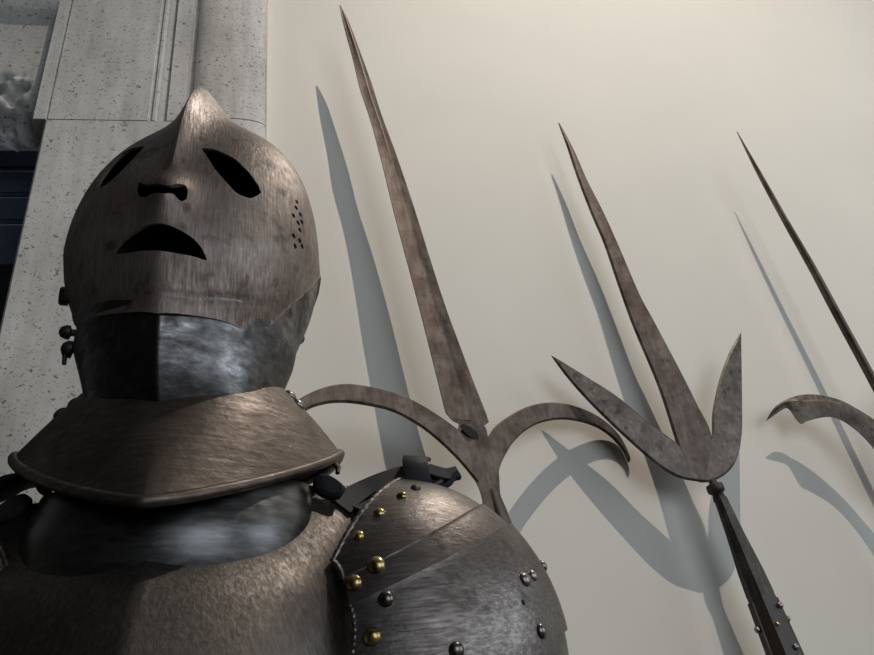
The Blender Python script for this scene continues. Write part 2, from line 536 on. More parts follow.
# neck where blade and wings join
blade('neck', [(449, 412), (453, 421), (459, 424), (456, 436), (459, 452), (468, 470), (477, 484), (482, 498), (484, 516), (487, 534)],
      [(485, 412), (483, 424), (485.6, 428), (487.7, 437), (491, 448), (497, 462), (499, 478), (500, 494), (506, 511), (515, 534)], pl1, M['iron'], w1, .008, 40, .5)
blade('wing', [(270, 446), (278, 424), (294, 403.5), (310.6, 393), (331, 386), (352, 384.5), (380.6, 389.5), (409.4, 399), (434, 413), (456, 428.5), (470, 440)],
      [(271, 447), (286, 430), (304, 412), (323, 404.5), (343.5, 402.7), (368, 405.6), (393, 411.8), (417.7, 425), (438, 440.6), (459, 461), (478, 484)], pl1, M['iron'], w1, .0045, 60, .42, flat=True)
blade('wing', [(628.6, 462.6), (629.8, 457), (619.5, 436), (603, 420), (582.4, 409), (562, 403.5), (541, 403.5), (520.6, 409.7), (498, 424), (487, 438), (474, 452)],
      [(628.2, 462.6), (622.8, 451), (611, 437), (594.8, 426.5), (574, 420.5), (553.6, 420), (533, 426), (514.5, 440.6), (502, 461), (497, 478), (492, 496)], pl1, M['iron'], w1, .0045, 60, .42, flat=True)
q, nn = pl1
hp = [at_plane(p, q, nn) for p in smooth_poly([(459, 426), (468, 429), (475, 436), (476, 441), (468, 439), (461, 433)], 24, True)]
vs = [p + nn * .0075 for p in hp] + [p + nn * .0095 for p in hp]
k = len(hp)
link('dark_slot_patch', vs, [tuple(range(k - 1, -1, -1)), tuple(range(k, 2 * k))] + [(i, (i + 1) % k, k + (i + 1) % k, k + i) for i in range(k)], M['black_and_dark'], w1, False)  # raised black patch stands in for the dark slot at the blade base
tube('socket', [s0 - ax1 * .02, s0 + ax1 * .02, s0 + ax1 * .09, s0 + ax1 * .28], [.010, .014, .018, .020], M['iron'], w1, 16)
tube('shaft', [s0 + ax1 * .26, s0 + ax1 * .4, s1], [.0185, .0185, .0185], M['wood'], w1, 16)

# --- three-pronged fork in the middle of the wall
A2 = at((559, 124), YW - .064); B2 = at((701, 481), YW - .079); C2 = at((552, 358), YW - .065)
pl2 = plane3(A2, B2, C2)
p_a, p_b = at_plane((716.5, 489), *pl2), at_plane((721, 500), *pl2)
p_e = at_plane((785, 655), *pl2)
s0, s1, ax2 = shaft_pts(p_a, p_e)
w2 = empty('three_pronged_fork', (s1[0], s1[1], 0), 'three-pronged iron fork on a dark studded shaft, in the middle of the wall', 'polearm')
bl2 = blade('blade', [(558.3, 123.2), (567, 147), (577, 177), (590, 211), (604, 244), (615.6, 278), (632, 324), (658, 386.5), (675.7, 441), (684, 462), (698, 480)],
      [(559.6, 123.2), (573.6, 150), (587, 180.5), (604, 214), (620.6, 251), (639.5, 295), (653, 320), (680, 371), (697, 405), (711, 436), (707, 480)], pl2, M['iron'], w2, .0040, 70, .5, flat=True)
blade('prong', [(551.2, 355.8), (566, 376), (586, 399), (612, 425), (637, 448), (658, 465.7), (678, 477.5), (701, 482)],
      [(551.8, 355.6), (581, 373.7), (617, 396.7), (647.6, 422), (675.7, 442.5), (690, 452), (702, 460), (710, 470)], pl2, M['iron_hook'], w2, .0037, 50, .45, flat=True)
blade('prong', [(740.4, 332.8), (729, 353), (719, 381), (712.5, 412), (711.5, 436), (704, 452), (700, 465), (698, 476)],
      [(740.9, 332.8), (741.3, 361), (741.8, 396.7), (741.6, 432.5), (737, 458), (727, 473), (712, 481.5), (700, 482.4)], pl2, M['iron_hook'], w2, .0034, 50, .55, flat=True)
sc2 = np.linalg.norm(at_plane((716, 489), *pl2) - EYE) / FPX * 1.08
lathe_on('ball_ferrule', p_a - ax2 * .012 - np.array(pl2[1]) * .003, ax2, [(.006, -.014), (.007, -.006), (.008, 0), (.0155, .003), (.0165, .010), (.0155, .017), (.010, .021), (.0115, .026), (.0125, .034)], M['iron_dark'], w2, 20)
# faceted tapering haft with iron langets
q, nn = pl2


def haft(name, st, mat, parent, n=8):
    vs = []
    u = np.cross(ax2, nn); u /= np.linalg.norm(u)
    for d, r in st:
        for k in range(n):
            a = 2 * PI * (k + .5) / n
            vs.append(p_a + ax2 * d + u * r * math.cos(a) + nn * r * .9 * math.sin(a))
    fs = grid_faces(len(st), n, True) + [tuple(range(n - 1, -1, -1)), tuple((len(st) - 1) * n + k for k in range(n))]
    return link(name, vs, fs, mat, parent, False)


LEN2 = np.linalg.norm(s1 - p_a)


def dist2(px): return (at_plane(px, *pl2) - p_a) @ ax2


haft('socket', [(dist2((720, 498)), .012), (dist2((735, 535)), .0165), (dist2((754, 570)), .0225), (dist2((762, 595)), .0245)], M['iron_dark'], w2)
haft('shaft', [(dist2((760, 590)), .0235), (dist2((772, 620)), .026), (dist2((785, 655)), .028), (LEN2, .028)], M['wood'], w2)
u2 = np.cross(ax2, nn); u2 /= np.linalg.norm(u2)
for sgn in (-1, 1):
    a, b = dist2((765, 600)), dist2((765, 600)) + .45
    vs = []
    for d in np.linspace(a, b, 12):
        hw = .0235 + .004 * (d - a) / .1 if d < a + .1 else .0275
        c = p_a + ax2 * d + u2 * sgn * hw
        for du, dv in ((0, -.009), (.0035, -.009), (.0035, .009), (0, .009)): vs.append(c + u2 * sgn * (du - .002) + nn * dv)
    link('langet', vs, grid_faces(12, 4, True) + [(3, 2, 1, 0), (44, 45, 46, 47)], M['iron_dark'], w2, False)
for px, sg in (((775, 607), 0), ((761, 629), -1), ((787, 619), 1), ((770, 626), 0), ((790, 648), 0)):
    d = dist2(px); r = .026
    dirn = nn if sg == 0 else u2 * (1 if (at_plane(px, *pl2) - p_a - ax2 * d) @ u2 > 0 else -1)
    c = p_a + ax2 * d + dirn * (.0245 if sg == 0 else .0315)
    if sg == 0: c = c + u2 * ((at_plane(px, *pl2) - p_a - ax2 * d) @ u2) * .8
    rv = rivet(c, dirn, .0055 if px != (770, 626) else .0035, M['rivet'] if px != (770, 626) else M['brass'], w2, 'stud')
    if px == (770, 626): rv['label'] = 'small brass stud'

# --- hooked spear at the right edge
A3 = at((737, 132), YW - .098); B3 = at((874, 386), YW - .108); C3 = at((766, 421), YW - .032)
pl3 = plane3(A3, B3, C3)
e3 = at_plane((908, 448), *pl3)
s0, s1, ax3 = shaft_pts(e3, e3 + (B3 - A3))
w3 = empty('hooked_spear', (s1[0], s1[1], 0), 'slender iron spike with a beaked side hook, at the right edge of the wall', 'polearm')
blade('blade', [(736.6, 131.8), (757, 174), (782.5, 222), (808, 268), (830.5, 311), (868.5, 382), (890, 424), (904, 452)],
      [(737.4, 131.8), (762, 174), (789.5, 222), (815.5, 266), (839, 309), (880, 384), (904, 428), (918, 456)], pl3, M['iron'], w3, .007, 50, .6)
blade('hook', [(765.8, 420.8), (775, 407), (790.7, 397.7), (811, 394.5), (836.7, 399), (857, 409), (874, 420), (892, 436), (908, 458), (916, 480)],
      [(766.2, 421), (780.5, 411), (788, 408.5), (796, 419), (801.5, 424), (808.6, 420.5), (831.6, 417), (852, 427), (874, 449), (896, 484)], pl3, M['iron_hook'], w3, .005, 70, .3)
def mir3(p):
    w = at_plane(p, *pl3); u = np.cross(ax3, pl3[1]); u /= np.linalg.norm(u)
    return w - 2 * u * ((w - e3) @ u)
mh = bpy.data.objects['hook']
me2 = mh.data.copy()
u3 = np.cross(ax3, pl3[1]); u3 /= np.linalg.norm(u3)
for v in me2.vertices:
    w = np.array(v.co); w = w - 2 * u3 * ((w - e3) @ u3); v.co = Vector(w)
me2.flip_normals()
o = bpy.data.objects.new('hook', me2); COL.objects.link(o); adopt(o, w3)
tube('socket', [e3 - ax3 * .03, e3 + ax3 * .05, e3 + ax3 * .28], [.012, .018, .020], M['iron'], w3, 16)
tube('shaft', [e3 + ax3 * .26, s1], [.0185, .0185], M['wood'], w3, 16)

# ------------------------------------------------------------------ suit of armour
OX, OY = -.1106, .58
arm = empty('suit_of_armor', (OX, OY + .02, 0), 'dark steel suit of armour with face-shaped helmet and flared collar, before the stone jamb', 'armor')


def herm(x, xs_, ys_):
    xs_ = np.asarray(xs_, float); ys_ = np.asarray(ys_, float)
    m = np.gradient(ys_, xs_)
    i = np.clip(np.searchsorted(xs_, x) - 1, 0, len(xs_) - 2)
    h = xs_[i + 1] - xs_[i]; t = np.clip((x - xs_[i]) / h, 0, 1)
    return (2 * t ** 3 - 3 * t ** 2 + 1) * ys_[i] + (t ** 3 - 2 * t ** 2 + t) * h * m[i] + (-2 * t ** 3 + 3 * t ** 2) * ys_[i + 1] + (t ** 3 - t ** 2) * h * m[i + 1]


HP = dict(psi=-.0531, zc=.3893, zt=.5521, nt=2.1069, mt=2.4061, nf=2.0323, mf=2.0, Wc=.114, Fc=.1125, Bc=.14,
          kz=[.20, .26, .31, .36], kw=[.074, .073, .0893, .108], kf=[.082, .100, .114, .1165], kb=[.09, .098, .115, .13],
          keel=.006, nose=.014, zn=.395, zk=.42, c0=.006, comb=.0346)


def helm_local(th, z, grow=0.0, nose=True):
    P = HP
    t = np.clip((z - P['zc']) / (P['zt'] - P['zc']), 0, 1)
    up = np.maximum(1 - t ** P['nt'], 0) ** (1 / P['mt']); upf = np.maximum(1 - t ** P['nf'], 0) ** (1 / P['mf'])
    kz = P['kz'] + [P['zc']]
    W = np.where(z > P['zc'], P['Wc'] * up, herm(z, kz, P['kw'] + [P['Wc']])) + grow
    F = np.where(z > P['zc'], P['Fc'] * upf, herm(z, kz, P['kf'] + [P['Fc']])) + grow
    B = np.where(z > P['zc'], P['Bc'] * up, herm(z, kz, P['kb'] + [P['Bc']])) + grow
    c, s = np.cos(th), np.sin(th)
    x = W * s
    y = np.where(c > 0, -F * np.sign(c) * np.abs(c) ** .9, -B * c)
    kx = np.exp(-(x / .020) ** 2) if nose else 1.3 * np.exp(-np.abs(x) / .022)
    y = y - P['keel'] * kx * (c > 0) * np.clip((P['zc'] + .03 - z) / .05, 0, 1)
    if nose:
        y = y - P['nose'] * np.exp(-(x / .018) ** 2 - ((z - P['zn']) / .022) ** 2) * (c > 0)
    t = np.clip((z - P['zk']) / (P['zt'] - P['zk']), 0, 1)
    t0 = np.clip((z - (P['zn'] + .01)) / .03, 0, 1)
    sb = np.sin(np.pi * .5 * t) ** 2
    amp = np.where(c > 0, P['c0'] * t0 * t0 * (3 - 2 * t0) + P['comb'] * sb, P['c0'] * t0 + P['comb'] * sb)
    g = amp * np.exp(-(np.abs(W * s) / (.0075 + .0115 * t)) ** 1.35)
    x = x + .013 * np.clip((z - P['zn']) / (P['zt'] - P['zn']), 0, 1) ** 1.5
    d = np.stack([0 * y, y, z - P['zc']], -1); d /= np.linalg.norm(d, axis=-1, keepdims=True) + 1e-9
    return np.stack([x, y, z], -1) + d * g[..., None]


def helm(th, z, grow=0.0, nose=True):
    p = helm_local(np.asarray(th, float), np.asarray(z, float), grow, nose)
    c, s = math.cos(HP['psi']), math.sin(HP['psi'])
    return np.stack([OX + p[..., 0] * c - p[..., 1] * s, OY + p[..., 0] * s + p[..., 1] * c, p[..., 2] + H], -1)


# inverse look-up: photograph direction -> helmet surface parameters
_th = np.linspace(-1.75, 1.75, 701); _z = np.linspace(.2, HP['zt'] - .001, 420)
_TH, _Z = np.meshgrid(_th, _z)
_W = helm(_TH, _Z, 0, True); _G = proj(_W); _D = np.linalg.norm(_W - EYE, axis=-1)


def helm_inv(p):
    d = np.hypot(_G[..., 0] - p[0], _G[..., 1] - p[1])
    i = np.argmin(np.where(d < 1.6, _D, 9)) if (d < 1.6).any() else np.argmin(d)
    i = np.unravel_index(i, d.shape)
    return _TH[i], _Z[i]


def helm_normal(th, z):
    e = .004
    a = helm(th + e, z) - helm(th - e, z); b = helm(th, z + e) - helm(th, z - e)
    n = np.cross(a, b); n /= np.linalg.norm(n)
    return n


def visor_edge(th):
    a = np.abs(th)
    l_ = herm(a, [0, .295, .625, 1.0, 1.255, 1.46, 1.62, 1.9, 2.4, PI], [.2815, .288, .295, .306, .319, .345, .375, .385, .33, .29])
    r_ = herm(a, [0, .5, .85, .99, 1.2, 1.46, 1.62, 1.9, 2.4, PI], [.2815, .284, .2845, .288, .318, .363, .386, .388, .33, .29])
    return np.where(np.asarray(th) < 0, l_, r_)


# visor and skull plate
nth, nzz = 256, 190
th = np.linspace(-PI, PI, nth, endpoint=False)
gv = np.zeros((nzz, nth, 3))
for i in range(nzz):
    a = i / (nzz - 1)
    ze = visor_edge(th)
    z = ze + (HP['zt'] - .0004 - ze) * np.sin(a * PI / 2) ** .9
    gv[i] = helm(th, z)
    # groove line above the mouth edge and a slightly rolled border
    zl = (z - ze)
    nrm = gv[i] - np.array([OX, OY, 0]); nrm[:, 2] = 0; nrm /= np.linalg.norm(nrm, axis=1, keepdims=True)
    gr = .0016 * np.exp(-((z - (.297 + .02 * np.clip(np.abs(th) - .3, 0, 2))) / .0032) ** 2) * np.clip((1.1 - np.abs(th)) / .4, 0, 1)
    gv[i] += nrm * (.0010 * np.exp(-(zl / .003) ** 2))[:, None] - nrm * gr[:, None]
nv = nzz * nth
vs = list(gv.reshape(-1, 3)) + [gv[-1].mean(0)]
fs = grid_faces(nzz, nth, True) + [((nzz - 1) * nth + j, (nzz - 1) * nth + (j + 1) % nth, nv) for j in range(nth)]
helmet = link('helmet', vs, fs, M['helmet'], None)
s = helmet.modifiers.new('s', 'SOLIDIFY'); s.thickness = .0028; s.offset = -1
bake(helmet)

RE = [(202, 147), (209, 147), (216, 148.5), (226, 152.5), (236, 158), (247, 168), (256, 179.5), (260.5, 187), (261.5, 191), (257, 195.5), (251, 197), (244, 195), (236, 190.5), (226, 180), (216, 168), (209, 159), (205, 153)]
MOUTH = [(112.5, 252.5), (119, 243), (127, 235.5), (143, 225.5), (151, 223), (159.5, 222), (169, 224), (179, 228), (188, 233), (196, 239.5), (203, 248), (208, 259.5), (202, 258), (193, 255.5), (176, 251.8), (163, 249.8), (149.5, 249.2), (138, 250), (126, 252)]
NOSE = [(135, 187), (135.5, 183), (139, 181), (149.5, 183), (165, 184), (181, 182.8), (187, 185), (189.5, 190), (189, 195), (185.5, 199.5), (180, 199.3), (176.5, 195), (173, 192.5), (161, 192.5), (150, 193.5), (145, 196), (139, 195.5), (136, 192)]


def cutter(pz, depth=(.045, .03), n=48):
    pz = smooth_poly([list(p) for p in pz], n, True)
    pts = helm(pz[:, 0], pz[:, 1])
    nr = np.mean([helm_normal(a, b) for a, b in pz], axis=0); nr /= np.linalg.norm(nr)
    vs = [p + nr * depth[1] for p in pts] + [p - nr * depth[0] for p in pts]
    fs = [tuple(range(n)), tuple(range(2 * n - 1, n - 1, -1))] + [(i, n + i, n + (i + 1) % n, (i + 1) % n) for i in range(n)]
    return link('cut', vs, fs, None)


re = [helm_inv(p) for p in RE]
LE = [(143, 146), (136, 146), (130, 147.5), (121, 152.5), (114, 158.5), (107, 167), (101.5, 174.5), (97, 182), (94.5, 187), (100, 186), (108, 181), (116, 174), (125, 165), (133, 156.5)]
le = [helm_inv(p) for p in LE]
0 and print('LEFT', [(round(float(a), 2), round(float(b), 3)) for a, b in le])
cuts = [cutter(re), cutter(le), cutter([helm_inv(p) for p in MOUTH])]
nz_ = [helm_inv(p) for p in NOSE]
cuts.append(cutter(nz_, (.03, .03)))
for p in [(297.5, 207), (295, 215), (302, 214.5), (299.5, 222), (301, 229), (295, 235), (301, 240), (296.5, 245.5), (303.5, 246), (298, 201), (303, 221)]:
    a, b = helm_inv(p)
    c = helm(a, b); n = helm_normal(a, b)
    cuts.append(lathe_on('cut', c, n, [(.0024, -.02), (.0024, .02)], None, None, 10))
for c in cuts:
    md = helmet.modifiers.new('b', 'BOOLEAN'); md.operation = 'DIFFERENCE'; md.solver = 'EXACT'; md.object = c
bake(helmet)
for c in cuts:
    me = c.data; bpy.data.objects.remove(c); bpy.data.meshes.remove(me)
bm = bmesh.new(); bm.from_mesh(helmet.data)
for e in bm.edges: e.smooth = not (len(e.link_faces) == 2 and e.calc_face_angle(0) > math.radians(38))
for f_ in bm.faces: f_.smooth = True
bm.to_mesh(helmet.data); bm.free()
helmet.data.materials.clear(); helmet.data.materials.append(M['helmet'])
adopt(helmet, arm)

# bevor (chin plate) under the visor
nb = 60
gb = np.zeros((nb, nth, 3))


def neck_z(t): return .2615 - .042 * np.clip(np.cos(t), 0, 1) ** 1.3 + .0 * t


for i in range(nb):
    a = i / (nb - 1)
    z0 = neck_z(th) - .012; z1 = visor_edge(th) + .022
    zz_ = z0 + (z1 - z0) * a
    gb[i] = helm(th, z0 + (z1 - z0) * a, -.0034 + .0055 * math.sin(PI * min(1, a * 1.25)) * np.clip(np.cos(th) + .4, 0, 1), False)
gb[..., 0] += (np.where(th < 0, .0085, .0055) * np.sin(th))[None, :] * np.clip((.325 + H - gb[..., 2]) / .03, .35, 1)
bevor = shell('bevor', gb, M['bevor'], helmet, .002, True)
bevor['label'] = 'polished steel chin plate'
ln = helm(np.linspace(-PI, PI, 64, endpoint=False), visor_edge(np.linspace(-PI, PI, 64, endpoint=False)), -.0075, False)


def helm_rivet(p, r, mat, name='rivet', parent=helmet, sink=0.0):
    a, b = helm_inv(p)
    return rivet(helm(a, b) - helm_normal(a, b) * sink, helm_normal(a, b), r, mat, parent, name)


a_r = helm(1.93, .337); n_r = helm_normal(1.93, .337)
rivet(a_r - n_r * .004, n_r, .0055, M['rivet'], helmet, 'pivot_rivet', .9)
n_l = np.array([-.95, -.3, 0])
lathe_on('hinge_lug', at((69, 297), .545), n_l, [(.0085, 0), (.0085, .006), (.007, .0075)], M['rivet'], helmet, 8)
for px, r_ in (((74, 333), .0060), ((76, 350), .0072)):
    a_l = at(px, .548)
    lathe_on('pivot_rivet', a_l - n_l * .004, n_l, [(.003, 0), (.003, .006), (r_, .007), (r_ * 1.02, .010), (r_ * .7, .014), (r_ * .1, .0155)], M['iron_dark'], helmet, 16)
tube('catch_pin', [a_l + n_l * .008 + np.array([0, 0, .0]), a_l + n_l * .007 - np.array([0, .0, .014])], [.0022, .0018], M['iron_dark'], helmet, 8)
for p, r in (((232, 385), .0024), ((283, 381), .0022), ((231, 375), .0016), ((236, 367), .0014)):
    helm_rivet(p, r, M['black_and_dark'], 'hole_dark_stud', helmet, .0045)  # solid black studs paint the dark of small openings

# flared collar plates (the neck guard)
CPSI = .035
CF, CZ = .138, at((152, 494), OY - .138)[2] - H


def rot2(x, y, a): return x * math.cos(a) - y * math.sin(a), x * math.sin(a) + y * math.cos(a)


def collar_pt(t, u, off=0.0):
    """t angle (0 front), u 0 neck .. 1 lower edge"""
    c, s = np.cos(t), np.sin(t)
    zt_ = neck_z(t) + .006
    top = np.stack([(.0815) * s, np.where(c > 0, -(.0905) * c, -.105 * c), zt_ * np.ones_like(t)], -1)
    # lower edge: pointed in front, round behind
    bx = .1285 * np.sign(s) * np.where(c > 0, np.abs(s) ** 1.5, np.abs(s) ** .95)
    cf = np.abs(c) ** 1.5
    fy = np.where(c > 0, -CF * cf, .140 * np.abs(c))
    bz = np.where(c > 0, .2165 - (.2165 - CZ) * cf, .2165 + .006 * np.abs(c))
    bot = np.stack([bx, fy, bz], -1)
    u = np.asarray(u)[..., None]
    p = top * (1 - u) + bot * u
    dz = .003 * np.sin(PI * u[..., 0]) - u[..., 0] * (.003 + .045 * p[..., 0])
    p = p + np.stack([0 * dz, 0 * dz, dz], -1)
    x, y = rot2(p[..., 0], p[..., 1], CPSI)
    return np.stack([OX - .003 + x, OY + y, p[..., 2] + H], -1)


gc = np.array([collar_pt(th, np.full(nth, a)) for a in np.linspace(0, 1, 40)])
collar = shell('neck_guard', gc, M['collar'], arm, .0025, True)
collar['label'] = 'flared brown collar plate'
tube('rolled_edge', [p - np.array([0, 0, .0015]) for p in collar_pt(np.linspace(-PI, PI, 140, endpoint=False), np.ones(140))], .0042, M['collar'], collar, 10, True)
for tt, uu, mm in ((1.50, .13, 'rivet'), (1.43, .30, 'rivet'), (-1.50, .16, 'iron_dark'), (-1.47, .36, 'iron_dark')):
    e = .01
    p0 = collar_pt(np.array([tt]), np.array([uu]))[0]
    n = np.cross(collar_pt(np.array([tt + e]), np.array([uu]))[0] - p0, p0 - collar_pt(np.array([tt]), np.array([uu + e]))[0])
    n /= np.linalg.norm(n)
    if n[2] < 0 and n @ (p0 - np.array([OX, OY, p0[2]])) < 0: n = -n
    rivet(p0, n, .0062, M[mm], collar, 'collar_rivet', .6)
# hooks under the collar ends
p0 = collar_pt(np.array([1.33]), np.array([.97]))[0]
tube('collar_hook', [p0 + np.array([-.012, .0, -.002]), p0 + np.array([0, 0, -.008]), p0 + np.array([.004, 0, -.013]), p0 + np.array([.003, -.002, -.018])], [.0028, .0028, .0025, .002], M['collar'], collar, 8)

# cuirass: breastplate with standing neck
def torso_pt(t, z):
    c, s = np.cos(t), np.sin(t)
    zs = [-.42, -.32, -.22, -.10, .0, .04, .06, .09, .115, .14, .172]
    Fv = [.125, .135, .155, .172, .168, .153, .142, .122, .093, .062, .03]
    Wv = [.145, .148, .152, .150, .142, .140, .140, .142, .146, .150, .150]
    Bv = [.11, .11, .115, .125, .13, .13, .13, .125, .11, .08, .05]
    F, W, B = herm(z, zs, Fv), herm(z, zs, Wv), herm(z, zs, Bv)
    x = W * np.sign(s) * np.abs(s) ** .9
    y = np.where(c > 0, -F * np.abs(c) ** .95, B * np.abs(c)) + .0
    y = y - .010 * np.exp(-np.abs(x) / .03) * (c > 0)            # medial ridge
    x, y = rot2(x, y, CPSI * .6)
    return np.stack([OX + x, OY + y, z * np.ones_like(t) + H], -1)


gt = np.array([torso_pt(th, a) for a in np.concatenate([np.linspace(-.42, .1, 40), np.linspace(.105, .172, 22)])])
cu = shell('breastplate', gt, M['breast'], arm, .003, True)


def gorget_pt(t, z):
    c, s = np.cos(t), np.sin(t)
    zs = [.078, .088, .098, .110, .125, .145, .18, .215]
    r = herm(z, zs, [.1275, .1235, .1195, .117, .115, .109, .094, .085])
    drop = .040 * (1 - c) * .5                      # rises towards the shoulders and the nape
    r0 = herm(z, zs, [.108, .108, .108, .1075, .107, .104, .092, .085])
    x = (r0 + (r - r0) * np.clip(c, 0, 1)) * s; y = -r * c * np.where(c > 0, 1.0, .95)
    x, y = rot2(x, y, CPSI)
    return np.stack([OX + x, OY + y, z + drop + H], -1)


gg = np.array([gorget_pt(th, a) for a in np.linspace(.078, .158, 40)])
go = shell('gorget', gg, M['gorget'], arm, .0025, True)
go['label'] = 'dark polished neck plate'

# stand that carries it
boxes('stand_post', [((OX - .02, OY - .01, .04), (OX + .02, OY + .03, 1.5))], M['wood'], arm, .004)
boxes('stand_base', [((OX - .22, OY - .20, 0), (OX + .22, OY + .22, .04))], M['wood'], arm, .006)

# ---------------------------------------------------------------- pauldrons
PC = np.array([.052, .600, .039 + H]); PR = np.array([.130, .118, .141])
Rm = np.eye(3)


def ell_hit(p, C=PC, S=PR):
    o = (EYE - C) / S; d = ray(p) / S
    a = d @ d; b = 2 * o @ d; c = o @ o - 1
    D = b * b - 4 * a * c
    t = (-b - math.sqrt(D)) / (2 * a) if D > 0 else -b / (2 * a)
    w = (EYE + ray(p) * t - C) / S
    return w / np.linalg.norm(w)          # unit-sphere direction


POLE = ell_hit((312, 612))


def make_frame(pole):
    z = pole / np.linalg.norm(pole)
    x = np.array([0, 0, 1.0]); x = x - z * (x @ z); x /= np.linalg.norm(x)
    y = np.cross(z, x)
    return np.stack([x, y, z])            # rows


PF = make_frame(POLE)


def lonlat(v):
    q = PF @ v
    return math.atan2(q[1], q[0]), math.acos(max(-1, min(1, q[2])))


def sph(lon, lat):
    q = np.stack([np.sin(lat) * np.cos(lon), np.sin(lat) * np.sin(lon), np.cos(lat)], -1)
    return q @ PF



def edge_curve(px, tail):
    ll = sorted([lonlat(ell_hit(p))[::-1] for p in px])
    la = [a for a, b in ll]; lo = [b for a, b in ll]
    la0, lo0 = la[0], lo[0]
    la = [la0 - .3] + la + [tail[0]]; lo = [lo0 - .3 * (lo[1] - lo0) / (la[2] - la0)] + lo + [tail[1]]
    return lambda x: np.interp(x, np.linspace(la[0], la[-1], 60), herm(np.linspace(la[0], la[-1], 60), la, lo))


b1 = edge_curve([(345, 580), (375, 565), (400, 552), (440, 530), (472, 511)], (2.5, -.15))
b2 = edge_curve([(350, 607), (385, 592), (420, 575), (465, 552), (508, 527)], (2.6, -.35))
b3 = edge_curve([(385, 694), (450, 672), (490, 656), (525, 641), (545, 634), (559, 628)], (2.9, -.9))
btop = edge_curve([(337, 553), (345, 538), (357, 519), (370, 503), (385, 489), (404, 479)], (2.4, .25))
LATL = [lonlat(ell_hit(p))[1] for p in ((336, 562), (341, 581), (345, 583), (349, 606), (351, 608), (366, 655))]
for nm, f_ in (('b1', b1), ('b2', b2), ('b3', b3), ('btop', btop)):
    pass


_q = PC + ell_hit((350, 607)) * PR; _q[0] = 2 * OX - _q[0]
MSH = (at((6, 612), _q[1])[0] - _q[0]) * .70


def pauldron(mirror, label_side):
    def W(lon, lat, grow=0.0):
        v = sph(np.asarray(lon, float), np.asarray(lat, float))
        p = PC + v * (PR + grow)
        if mirror:
            p = p.copy(); p[..., 0] = 2 * OX - p[..., 0] + MSH
        return p

    def nrm(lon, lat):
        v = sph(lon, lat) / PR; v /= np.linalg.norm(v)
        if mirror: v = v * np.array([-1, 1, 1])
        return v

    def plate(name, lo, hi, l0, l1, grow, parent, lip=.0, slope=0.0):
        nu, nv = 60, 26
        g = np.zeros((nv, nu, 3))
        for i in range(nv):
            a = i / (nv - 1)
            s0 = l0[0] * (1 - a) + l0[1] * a
            lat = np.linspace(s0, l1, nu)
            lon = lo(lat) * (1 - a) + hi(lat) * a
            gr = grow + slope * a + lip * .6 * math.exp(-((1 - a) / .03) ** 2)
            g[i] = W(lon, lat, gr)
        o = shell(name, g, M['pauldron'], parent, .0022, False, 0)
        return o, g
    low3 = lambda l: b3(l) - .02
    root, g3 = plate('pauldron', low3, b2, (LATL[5], LATL[4]), 2.55, .0042, arm, .0012)
    root['label'] = label_side
    p1, g1 = plate('lame', lambda l: b1(l) - .10, btop, (LATL[1], LATL[0]), 2.2, .0, root)
    p2, g2 = plate('lame', lambda l: b2(l) - .10, b1, (LATL[3], LATL[2]), 2.35, .0020, root, .0008)
    p4, g4 = plate('lame', lambda l: low3(l) - .42, lambda l: low3(l) + .06, (LATL[5] + .1, LATL[5]), 2.7, .0015, root)
    # roped border of the top lame
    rim = [g1[-1, k] for k in range(0, 34, 1)]
    tube('roped_edge', smooth_poly(rim[:34], 60), [.0022 + .0007 * (k % 3 == 0) for k in range(60)], M['pauldron'], root, 8)
    left = [g3[k, 0] for k in range(26)]
    tube('roped_edge', smooth_poly(left, 40), [.0018 + .0007 * (k % 3 == 0) for k in range(40)], M['pauldron'], root, 8)
    left = [g1[k, 0] for k in range(4, 26)]
    tube('roped_edge', smooth_poly(left, 30), [.0020 + .0007 * (k % 3 == 0) for k in range(30)], M['pauldron'], root, 8)
    for px, r, mt, gr in (((359, 537), .0042, 'brass', .001), ((379.5, 514), .0044, 'brass', .001), ((402, 497), .0044, 'brass', .001), ((415.5, 489.5), .0042, 'iron_dark', .001),
                          ((377, 568), .0062, 'brass', .0035), ((355.5, 585), .0056, 'brass', .0035), ((386.5, 602), .0052, 'rivet', .0055), ((373.5, 638), .0058, 'brass', .0055),
                          ((519.5, 583), .0054, 'rivet', .005), ((527.5, 579), .0044, 'rivet', .005), ((535, 632.5), .0054, 'rivet', .005), ((453.5, 651), .0054, 'rivet', .005), ((541, 567), .0046, 'rivet', .005)):
        lo, la = lonlat(ell_hit(px))
        rv = rivet(W(lo, la, gr), nrm(lo, la), r, M[mt], root, 'rivet', .7)
        if mt == 'brass': rv['label'] = 'brass dome rivet'
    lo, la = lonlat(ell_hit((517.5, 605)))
    rivet(W(lo, la, .0052), nrm(lo, la), .0022, M['black_and_dark'], root, 'hole_dark_disc', .1)  # black disc in place of a tiny hole's dark inside
    # upper arm tube below
    c = PC.copy()
    if mirror: c[0] = 2 * OX - c[0] + MSH
    sx = -1 if mirror else 1
    prof = []
    for z, r in ((-.02, .078), (-.10, .074), (-.2, .064), (-.3, .058)):
        prof.append([np.array([c[0] + sx * (.012 + r * math.cos(a)), c[1] + r * .95 * math.sin(a), c[2] + z]) for a in np.linspace(0, 2 * PI, 40, endpoint=False)])
    ua = shell('upper_arm_plate', np.array(prof), M['pauldron'], root, .002, True)
    return root


pr_ = pauldron(False, 'shoulder plate with brass rivets')
pl_ = pauldron(True, 'opposite shoulder plate, mostly out of view')


